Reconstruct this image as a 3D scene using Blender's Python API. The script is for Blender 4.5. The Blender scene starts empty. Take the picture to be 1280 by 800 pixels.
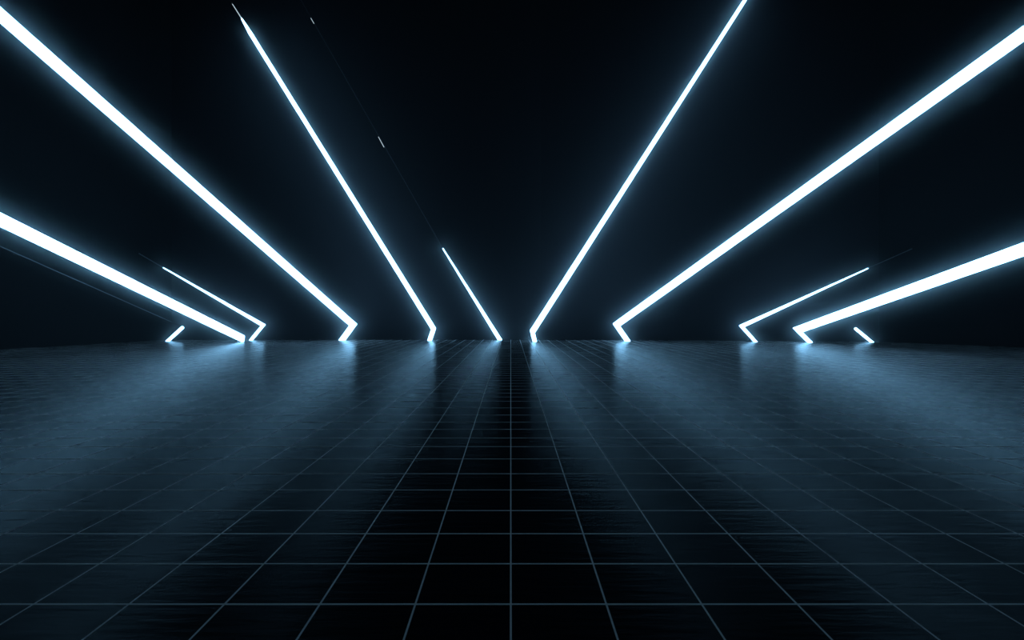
import bpy, bmesh, math, random
from mathutils import Vector
R = random.Random(7)
scn = bpy.context.scene
C = scn.collection

# ---------------------------------------------------------------- camera, world, exposure, light
F, CX, CY, H = 730.0, 638.5, 390.0, 1.82          # focal length and horizon in pixels, eye height in metres
cam = bpy.data.cameras.new('camera'); cam.sensor_width = 36; cam.lens = F/1280*36
cam.shift_x = (640-CX)/1280; cam.shift_y = -(400-CY)/1280; cam.clip_end = 200
co = bpy.data.objects.new('camera', cam); C.objects.link(co)
co.location = (0, 0, H); co.rotation_euler = (math.pi/2, 0, 0); scn.camera = co
scn.view_settings.view_transform = 'Standard'; scn.view_settings.look = 'None'
scn.view_settings.exposure = 0; scn.view_settings.gamma = 1; scn.view_settings.use_curve_mapping = False
w = bpy.data.worlds.new('night'); scn.world = w; w.use_nodes = True
w.node_tree.nodes['Background'].inputs[0].default_value = (0.0, 0.0, 0.0, 1)
w.node_tree.nodes['Background'].inputs[1].default_value = 0.0
TUBE_POWER = 17.0; TUBE_COLOUR = (0.28, 0.635, 1.0)
HALO_DENSITY = 0.037; HALO_RADIUS = 2.1       # density factor and reach of the mist volume added round each tube for bloom
scn.cycles.volume_step_rate = 0.12; scn.cycles.volume_max_steps = 256
scn.cycles.volume_bounces = 0; scn.cycles.max_bounces = 4; scn.cycles.diffuse_bounces = 2; scn.cycles.glossy_bounces = 2
scn.cycles.use_denoising = True

# ---------------------------------------------------------------- materials
def mat(name, col=(0.02,0.02,0.02), rough=0.5, metal=0.0, spec=0.5):
    m = bpy.data.materials.new(name); m.use_nodes = True
    b = m.node_tree.nodes['Principled BSDF']
    b.inputs['Base Color'].default_value = (*col, 1); b.inputs['Roughness'].default_value = rough
    b.inputs['Metallic'].default_value = metal; b.inputs['Specular IOR Level'].default_value = spec
    return m
def noise_bump(m, scale, strength, dist, stretch=(1,1,1), rough=None):
    nt = m.node_tree; N = nt.nodes; L = nt.links
    tc = N.new('ShaderNodeTexCoord'); mp = N.new('ShaderNodeMapping'); mp.inputs['Scale'].default_value = stretch
    nz = N.new('ShaderNodeTexNoise'); nz.inputs['Scale'].default_value = scale; nz.inputs['Detail'].default_value = 3
    bp = N.new('ShaderNodeBump'); bp.inputs['Strength'].default_value = strength; bp.inputs['Distance'].default_value = dist
    L.new(tc.outputs['Object'], mp.inputs[0]); L.new(mp.outputs[0], nz.inputs['Vector'])
    L.new(nz.outputs['Fac'], bp.inputs['Height']); L.new(bp.outputs[0], N['Principled BSDF'].inputs['Normal'])
    if rough:
        n2 = N.new('ShaderNodeTexNoise'); n2.inputs['Scale'].default_value = 1.7; n2.inputs['Detail'].default_value = 5
        mr = N.new('ShaderNodeMapRange'); mr.inputs['To Min'].default_value = rough[0]; mr.inputs['To Max'].default_value = rough[1]
        L.new(tc.outputs['Object'], n2.inputs['Vector']); L.new(n2.outputs['Fac'], mr.inputs['Value'])
        L.new(mr.outputs[0], N['Principled BSDF'].inputs['Roughness'])
TILE = mat('dark_glazed_tile', (0.008, 0.011, 0.014), 0.6, 0, 0.0); noise_bump(TILE, 2.2, 0.4, 0.012, (1, 6, 1), (0.19, 0.28))
def glaze(m, ior, amount, tint):
    """thin weak glaze over the dark body of the tile"""
    nt = m.node_tree; N = nt.nodes; L = nt.links; b = N['Principled BSDF']; out = [n for n in N if n.type == 'OUTPUT_MATERIAL'][0]
    g = N.new('ShaderNodeBsdfAnisotropic'); g.inputs['Color'].default_value = (*tint, 1)
    fr = N.new('ShaderNodeFresnel'); fr.inputs['IOR'].default_value = ior
    mu = N.new('ShaderNodeMath'); mu.operation = 'MULTIPLY'; mu.inputs[1].default_value = amount
    mx = N.new('ShaderNodeMixShader')
    L.new(b.inputs['Normal'].links[0].from_socket, g.inputs['Normal'])
    L.new(b.inputs['Roughness'].links[0].from_socket, g.inputs['Roughness'])
    b.inputs['Roughness'].default_value = 0.8
    L.new(fr.outputs[0], mu.inputs[0]); L.new(mu.outputs[0], mx.inputs[0])
    L.new(b.outputs[0], mx.inputs[1]); L.new(g.outputs[0], mx.inputs[2]); L.new(mx.outputs[0], out.inputs['Surface'])
glaze(TILE, 1.12, 0.22, (0.90, 0.97, 1.0))
GROUT = mat('pale_grout', (0.92, 0.86, 0.82), 0.85, 0, 0.1)
WALL = mat('matt_black_wall', (0.006, 0.007, 0.008), 0.9, 0, 0.1); noise_bump(WALL, 3.0, 0.2, 0.02)
BACK = mat('glow_lifted_back_wall', (0.013, 0.014, 0.016), 0.9, 0, 0.1); noise_bump(BACK, 3.0, 0.2, 0.02)  # base colour lifted above the side walls to add glow behind the tubes
CEIL = mat('matt_black_ceiling', (0.010, 0.011, 0.012), 0.95, 0, 0.1); noise_bump(CEIL, 3.0, 0.2, 0.02)
RAIL = mat('dark_anodised_rail', (0.05, 0.052, 0.056), 0.45, 0.6); noise_bump(RAIL, 40.0, 0.05, 0.001)
def glow_mat(name, power):
    m = bpy.data.materials.new(name); m.use_nodes = True; nt = m.node_tree; nt.nodes.clear()
    e = nt.nodes.new('ShaderNodeEmission'); o = nt.nodes.new('ShaderNodeOutputMaterial')
    e.inputs[0].default_value = (*TUBE_COLOUR, 1); e.inputs[1].default_value = power
    nt.links.new(e.outputs[0], o.inputs['Surface']); return m
GLOW = glow_mat('cool_white_tube_light', TUBE_POWER)
DIM = glow_mat('dim_tube_light', 1.0); DIM.node_tree.nodes['Emission'].inputs[0].default_value = (0.42, 0.55, 0.62, 1)
def halo_mat(path, radius):
    """mist whose density thins out smoothly with the distance from the tube, added as its bloom"""
    m = bpy.data.materials.new('tube_halo'); m.use_nodes = True; nt = m.node_tree; N = nt.nodes; L = nt.links; N.clear()
    o = N.new('ShaderNodeOutputMaterial'); v = N.new('ShaderNodeVolumeScatter'); v.inputs['Color'].default_value = (0.78, 0.94, 0.98, 1)
    tc = N.new('ShaderNodeTexCoord')
    def vm(op, a, b=None):
        n = N.new('ShaderNodeVectorMath'); n.operation = op
        for k, x in ((0, a), (1, b)):
            if x is None: continue
            if isinstance(x, bpy.types.NodeSocket): L.new(x, n.inputs[k])
            else: n.inputs[k].default_value = x
        return n
    def ma(op, a, b=0.0, clamp=False):
        n = N.new('ShaderNodeMath'); n.operation = op; n.use_clamp = clamp
        for k, x in ((0, a), (1, b)):
            if isinstance(x, bpy.types.NodeSocket): L.new(x, n.inputs[k])
            else: n.inputs[k].default_value = x
        return n.outputs[0]
    best = None
    for A, B in zip(path[:-1], path[1:]):
        u = (B-A); ln = u.length; u = u/ln
        q = vm('SUBTRACT', tc.outputs['Object'], A).outputs[0]
        t = ma('MINIMUM', ma('MAXIMUM', vm('DOT_PRODUCT', q, u).outputs['Value'], 0.0), ln)
        sc = vm('SCALE', u); sc.inputs[0].default_value = u; L.new(t, sc.inputs['Scale'])
        d = vm('LENGTH', vm('SUBTRACT', q, sc.outputs[0]).outputs[0]).outputs['Value']
        best = d if best is None else ma('MINIMUM', best, d)
    fall = ma('SUBTRACT', 1.0, ma('DIVIDE', best, radius), True)
    dens = ma('MULTIPLY', ma('DIVIDE', ma('POWER', fall, 2.5), ma('ADD', best, 0.06)), HALO_DENSITY)
    L.new(dens, v.inputs['Density']); L.new(v.outputs[0], o.inputs['Volume'])
    return m

# ---------------------------------------------------------------- helpers
def link(name, verts, faces, mats, parent=None, idx=None):
    me = bpy.data.meshes.new(name); me.from_pydata([tuple(v) for v in verts], [], faces)
    for m in mats: me.materials.append(m)
    if idx: me.polygons.foreach_set('material_index', idx)
    me.update()
    ob = bpy.data.objects.new(name, me); C.objects.link(ob)
    if parent:
        ob.parent = parent; ob.matrix_parent_inverse.identity()
        off = Vector(parent.location)
        for v in me.vertices: v.co -= off
    return ob
def slab(name, quad, up, mats):
    """a slab of real thickness: quad of four points, up = thickness vector pointing away from the hall"""
    q = [Vector(p) for p in quad]; u = Vector(up)
    vs = q + [p+u for p in q]
    return link(name, vs, [(0,1,2,3),(7,6,5,4),(0,4,5,1),(1,5,6,2),(2,6,7,3),(3,7,4,0)], mats)
def at(px, py, d): return Vector(((px-CX)*d/F, d, H-(py-CY)*d/F))

# ---------------------------------------------------------------- the setting
# joint depths of the tile rows, in metres from the viewer (rows are a little uneven)
rows = [-2.4,-1.8,-1.2,-0.6,0.0,0.6,1.15,1.75,2.35,2.98]
rows += [H*F/(y-CY) for y in (755.3,704.8,667.2,638.3,612.5,592.2,573.7,558.3,547.5,536.7,527.8,518.8,509.9,501.6)]
while rows[-1] < 38.2: rows.append(rows[-1] + 0.60)
BACKL, BACKR = (-22.5, 38.5), (20.5, 36.0)
W = 0.5945
cols = [i*W for i in range(-49, 50)]
V, Fa, I = [], [], []
GX, GY = 0.006, 0.009             # half widths of the joints
def quad(a,b,c,d,k):
    n = len(V); V.extend([a,b,c,d]); Fa.append((n,n+1,n+2,n+3)); I.append(k)
for j in range(len(rows)-1):
    for i in range(len(cols)-1):
        x0,x1,y0,y1 = cols[i]+GX, cols[i+1]-GX, rows[j]+GY, rows[j+1]-GY
        tx, ty = R.gauss(0,0.0015), R.gauss(0,0.0022)
        def p(x,y,dz=0): return (x, y, dz + (x-(x0+x1)/2)*tx + (y-(y0+y1)/2)*ty)
        quad(p(x0,y0),p(x1,y0),p(x1,y1),p(x0,y1),0)
X0, X1, Y0, Y1 = cols[0], cols[-1], rows[0], rows[-1]
for x in cols[1:-1]: quad((x-GX,Y0,.0011),(x+GX,Y0,.0011),(x+GX,Y1,.0011),(x-GX,Y1,.0011),1)
for y in rows[1:-1]:
    for x in cols[:-1]: quad((x+GX,y-GY,.0011),(x+W-GX,y-GY,.0011),(x+W-GX,y+GY,.0011),(x+GX,y+GY,.0011),1)
quad((X0,Y0,-0.004),(X1,Y0,-0.004),(X1,Y1,-0.004),(X0,Y1,-0.004),1)
n = len(V); V += [(X0,Y0,-0.3),(X1,Y0,-0.3),(X1,Y1,-0.3),(X0,Y1,-0.3)]
Fa.append((n+3,n+2,n+1,n)); I.append(1)
floor = link('floor', V, Fa, [TILE, GROUT], None, I); floor['kind'] = 'structure'
TOP = 24.6
def wall(name, a, b, out):
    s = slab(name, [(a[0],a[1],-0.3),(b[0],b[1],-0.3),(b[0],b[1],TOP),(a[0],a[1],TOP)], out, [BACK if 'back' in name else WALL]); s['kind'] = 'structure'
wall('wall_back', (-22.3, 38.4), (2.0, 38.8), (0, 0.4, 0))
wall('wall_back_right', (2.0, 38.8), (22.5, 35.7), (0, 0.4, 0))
wall('wall_left', (-22.3, 38.4), (-27.4, 18.0), (-0.4, 0.15, 0))
wall('wall_left_near', (-27.4, 18.0), (-27.4, -2.4), (-0.4, 0, 0))
wall('wall_right', (22.5, 35.7), (28.6, 26.4), (0.4, 0.15, 0))
wall('wall_right_near', (28.6, 26.4), (28.6, -2.4), (0.4, 0, 0))
ce = slab('ceiling', [(-28.9,-2.4,TOP),(28.9,-2.4,TOP),(28.9,39,TOP),(-28.9,39,TOP)], (0,0,0.3), [CEIL]); ce['kind'] = 'structure'
# ---------------------------------------------------------------- light tubes
def ring(c, m, ry):
    """eight points: a soft-edged square bar, m = half-width vector facing the hall, ry = half-depth"""
    n = Vector((0, ry, 0)); k = 0.72
    return [c+m*a+n*b for a,b in ((1,-k),(1,k),(k,1),(-k,1),(-1,k),(-1,-k),(-k,-1),(k,-1))]
def bar(name, rings, m, parent, sub=1):
    rr = []
    for a, b in zip(rings[:-1], rings[1:]):
        for s in range(sub): rr.append([p.lerp(q, s/sub) for p, q in zip(a, b)])
    rr.append(rings[-1])
    V = [p for r in rr for p in r]; Fs = []
    for k in range(len(rr)-1):
        for i in range(8):
            j = (i+1) % 8; Fs.append((8*k+i, 8*k+j, 8*k+8+j, 8*k+8+i))
    Fs.append(tuple(range(7,-1,-1))); e = 8*(len(rr)-1); Fs.append(tuple(range(e, e+8)))
    ob = link(name, V, Fs, [m], parent)
    bm = bmesh.new(); bm.from_mesh(ob.data); bmesh.ops.recalc_face_normals(bm, faces=bm.faces); bm.to_mesh(ob.data); bm.free()
    return ob
def halo(path, label):  # added scatter volume that stands in for bloom around the tube
    rad = HALO_RADIUS; n = 16; V = []; Fs = []
    base = Vector((path[0].x, path[0].y, 0)); axis = [Vector(p)-base for p in path]; pts = [p.copy() for p in axis]
    pts[0] = pts[0] - (pts[1]-pts[0]).normalized()*rad
    pts[-1] = pts[-1] + (pts[-1]-pts[-2]).normalized()*rad
    for i, p in enumerate(pts):
        ts = [(pts[j+1]-pts[j]).normalized() for j in (i-1, i) if 0 <= j < len(pts)-1]
        t = sum(ts, Vector()).normalized()
        a = t.cross(Vector((0,1,0))).normalized(); b = t.cross(a).normalized()
        st = 1/max(.5, t.dot(ts[0])) if len(ts) > 1 else 1
        V += [p + a*rad*st*math.cos(2*math.pi*q/n) + b*rad*math.sin(2*math.pi*q/n) for q in range(n)]
    for i in range(len(pts)-1):
        for q in range(n): Fs.append((i*n+q, i*n+(q+1)%n, (i+1)*n+(q+1)%n, (i+1)*n+q))
    Fs.append(tuple(range(n-1,-1,-1))); e = (len(pts)-1)*n; Fs.append(tuple(range(e, e+n)))
    ob = link('bloom_halo', V, Fs, [halo_mat(axis, rad)]); ob.location = base
    ob['kind'] = 'stuff'; ob['label'] = label; ob['category'] = 'bloom_halo'
    bm = bmesh.new(); bm.from_mesh(ob.data); bmesh.ops.recalc_face_normals(bm, faces=bm.faces); bm.to_mesh(ob.data); bm.free()
def dir2(a, b, d):       # image-plane direction of a->b (pixels) as a world XZ unit vector
    v = Vector((b[0]-a[0], 0, -(b[1]-a[1]))); return v.normalized()
def perp(v): return Vector((-v.z, 0, v.x))
GROUP = 'angled tubes of light across the dark hall'
def lamp(label, where, foot, knee, wl, top=None, wk=None, wt=None, dk=None, dt=None, rail=None, extra=(), cut=None):
    T = 0.8; wl = max(wl-T, .6); wk = wk and max(wk-T, .6); wt = wt and max(wt-T, .6)
    """foot/knee/top: (px, py) sight lines; wl, wk, wt apparent widths in pixels; dk, dt distances in metres"""
    df = H*F/(foot[1]-CY)
    t = bpy.data.objects.new('light_tube', None); C.objects.link(t)
    t.location = at(*foot, df); t.location.z = 0
    t['label'] = label; t['category'] = 'light'; t['group'] = GROUP
    dk = dk or df
    if knee:
        P0, P1 = at(*foot, df), at(*knee, dk); P0.z = 0
        u1 = dir2(foot, knee, df); r1 = wl/2*df/F
        hm = Vector((r1/abs(perp(u1).x), 0, 0)) if abs(u1.z) > .2 else perp(u1)*r1   # flat cut on the floor
        if perp(u1).x < 0: hm = -hm
    if knee and top:
        u2 = dir2(knee, top, dk); r2 = wk/2*dk/F
        s = u1.x*u2.z - u1.z*u2.x                      # signed sine of the bend
        # mitre: m.perp(u1) = r1, m.perp(u2) = r2
        a, b = perp(u1), perp(u2); det = a.x*b.z - a.z*b.x
        m = Vector(((r1*b.z - r2*a.z)/det, 0, (a.x*r2 - b.x*r1)/det))
        bar('lower_tube', [ring(P0, hm, r1), ring(P1, m, r1)], GLOW, t, 3)
    elif knee:
        bar('lower_tube', [ring(P0, hm, r1), ring(P1, perp(u1)*r1, r1)], GLOW, t, 3)
    if top:
        if not knee:
            P1 = at(*foot, df); P1.z = 0; u2 = dir2(foot, top, df); r2 = wk/2*df/F
            m = Vector((r2/abs(perp(u2).x), 0, 0)) * (1 if perp(u2).x > 0 else -1)
            r1 = r2
            if cut: m = cut*df/F; P1.z = abs(m.z); m *= 1 if m.dot(perp(u2)) > 0 else -1
        P2 = at(*top, dt); r3 = wt/2*dt/F
        bar('upper_tube', [ring(P1, m, r1), ring(P2, perp(u2)*r3, r3)], GLOW, t, 14)
    halo([p for p in (P0 if knee else None, P1, P2 if top else None) if p], 'added faint blue bloom mist glowing round the ' + label.split(' of light')[0] + ' ' + where)
    if rail:
        (a, da), (b, db), wa = rail
        A, B = at(*a, da), at(*b, db); u = dir2(a, b, da); r = wa/2
        rl = bar('support_rail', [ring(A, perp(u)*r, r), ring(B, perp(u)*r, r)], RAIL, t, 1)
        rl['label'] = 'thin unlit dark rail carrying on beyond the tube'
    for nm, a, b, da, db, wa, wb, mm, lb in extra:
        u = dir2(a, b, da)
        ob = bar(nm, [ring(at(*a, da), perp(u)*wa/2*da/F, .02), ring(at(*b, db), perp(u)*wb/2*db/F, .02)], mm, t, 1)
        ob['label'] = lb
    return t
def on(a, b, k): return (a[0]+(b[0]-a[0])*k, a[1]+(b[1]-a[1])*k)

# left side, from the frame edge towards the middle
lamp('short bare tube of light on the floor at far left, under the thick straight tube', 'at far left',
     (209.5,426.5), (228.5,409), 3.6, rail=(((226,407.5),36.2), ((-40,290),24.0), 0.035))
lamp('thick straight tube of light without a bent foot, running out past the left edge', 'leaving at the left edge',
     (303.8,427.2), None, 0, (-60,245), 7.8, 15.6, None, 19.0, cut=Vector((0.6,0,3.7)))
lamp('small thin bent tube of light on the left, beside the thick straight tube', 'beside the thick straight one on the left',
     (313.5,425.3), (329,406.5), 3.6, (204,334.5), 4.4, 1.4, 37.4, 36.5, rail=(((203,334),36.6), ((150,303),35.5), 0.05))
lamp('long thick bent tube of light rising to the top left corner', 'rising to the top left corner',
     (427.5,425.2), (441.5,406), 6.4, (-70,-43), 7.4, 15.2, 37.2, 18.4)
p5a, p5b = (542,411), (303,24)
lamp('long slim bent tube of light narrowing to a hair-thin tip near the top edge', 'with the hair-thin tip',
     (537,425.6), p5a, 5.2, (312,40), 5.8, 4.6, 37.0, 36.2,
     extra=[('tapering_tip', (312,40), (302,23), 36.2, 36.0, 3.8, 1.4, GLOW, 'narrowing tip of the tube'),
            ('thin_strip', (302,23), (290.5,5), 36.0, 36.0, 1.2, 0.8, DIM, 'hair-thin lit strip')],
     rail=(((290,4),36.0), ((278,-14),36.0), 0.04))
q0, q1 = (553,310), (388,22)
lamp('short slender tube of light just left of centre, ending in mid-air', 'just left of centre',
     (625,424.8), None, 0, (553.5,310.5), 5.0, 1.7, None, 37.0,
     rail=(((553,309.5),37.0), ((374,-4),36.4), 0.045),
     extra=[('lit_gap', (473,171), (480,184), 36.7, 36.7, 0.8, 0.8, DIM, 'tiny faintly lit gap in the rail'),
            ('lit_gap', (388.5,22.5), (392.5,29.5), 36.4, 36.4, 0.6, 0.6, DIM, 'tiny faintly lit gap in the rail near its top')])
# right side
lamp('long slim bent tube of light just right of centre, rising to the top edge', 'just right of centre',
     (668.5,426.8), (665.5,414.5), 5.4, (944,-20), 7.0, 4.2, 36.6, 35.5)
lamp('long thick bent tube of light rising to the upper right corner', 'rising to the upper right corner',
     (784.5,426.3), (770.5,406), 5.8, (1360,-15.5), 7.8, 16.6, 36.4, 18.5)
lamp('small thin bent tube of light on the right, ending in a point', 'ending in a point on the right',
     (944.5,427.3), (927,407.8), 3.6, (1085,335.5), 4.6, 1.2, 35.4, 34.0, rail=(((1086,335),34.0), ((1140,311),33.2), 0.04))
lamp('thick tube of light with a thin bent foot, running out past the right edge', 'leaving at the right edge',
     (1012.5,428.0), (997,412.5), 4.6, (1350,286.5), 9.0, 16.6, 34.6, 19.0)
lamp('short bare tube of light on the floor at far right, under the thick tube', 'at far right',
     (1090,427.8), (1069,410.5), 3.2)
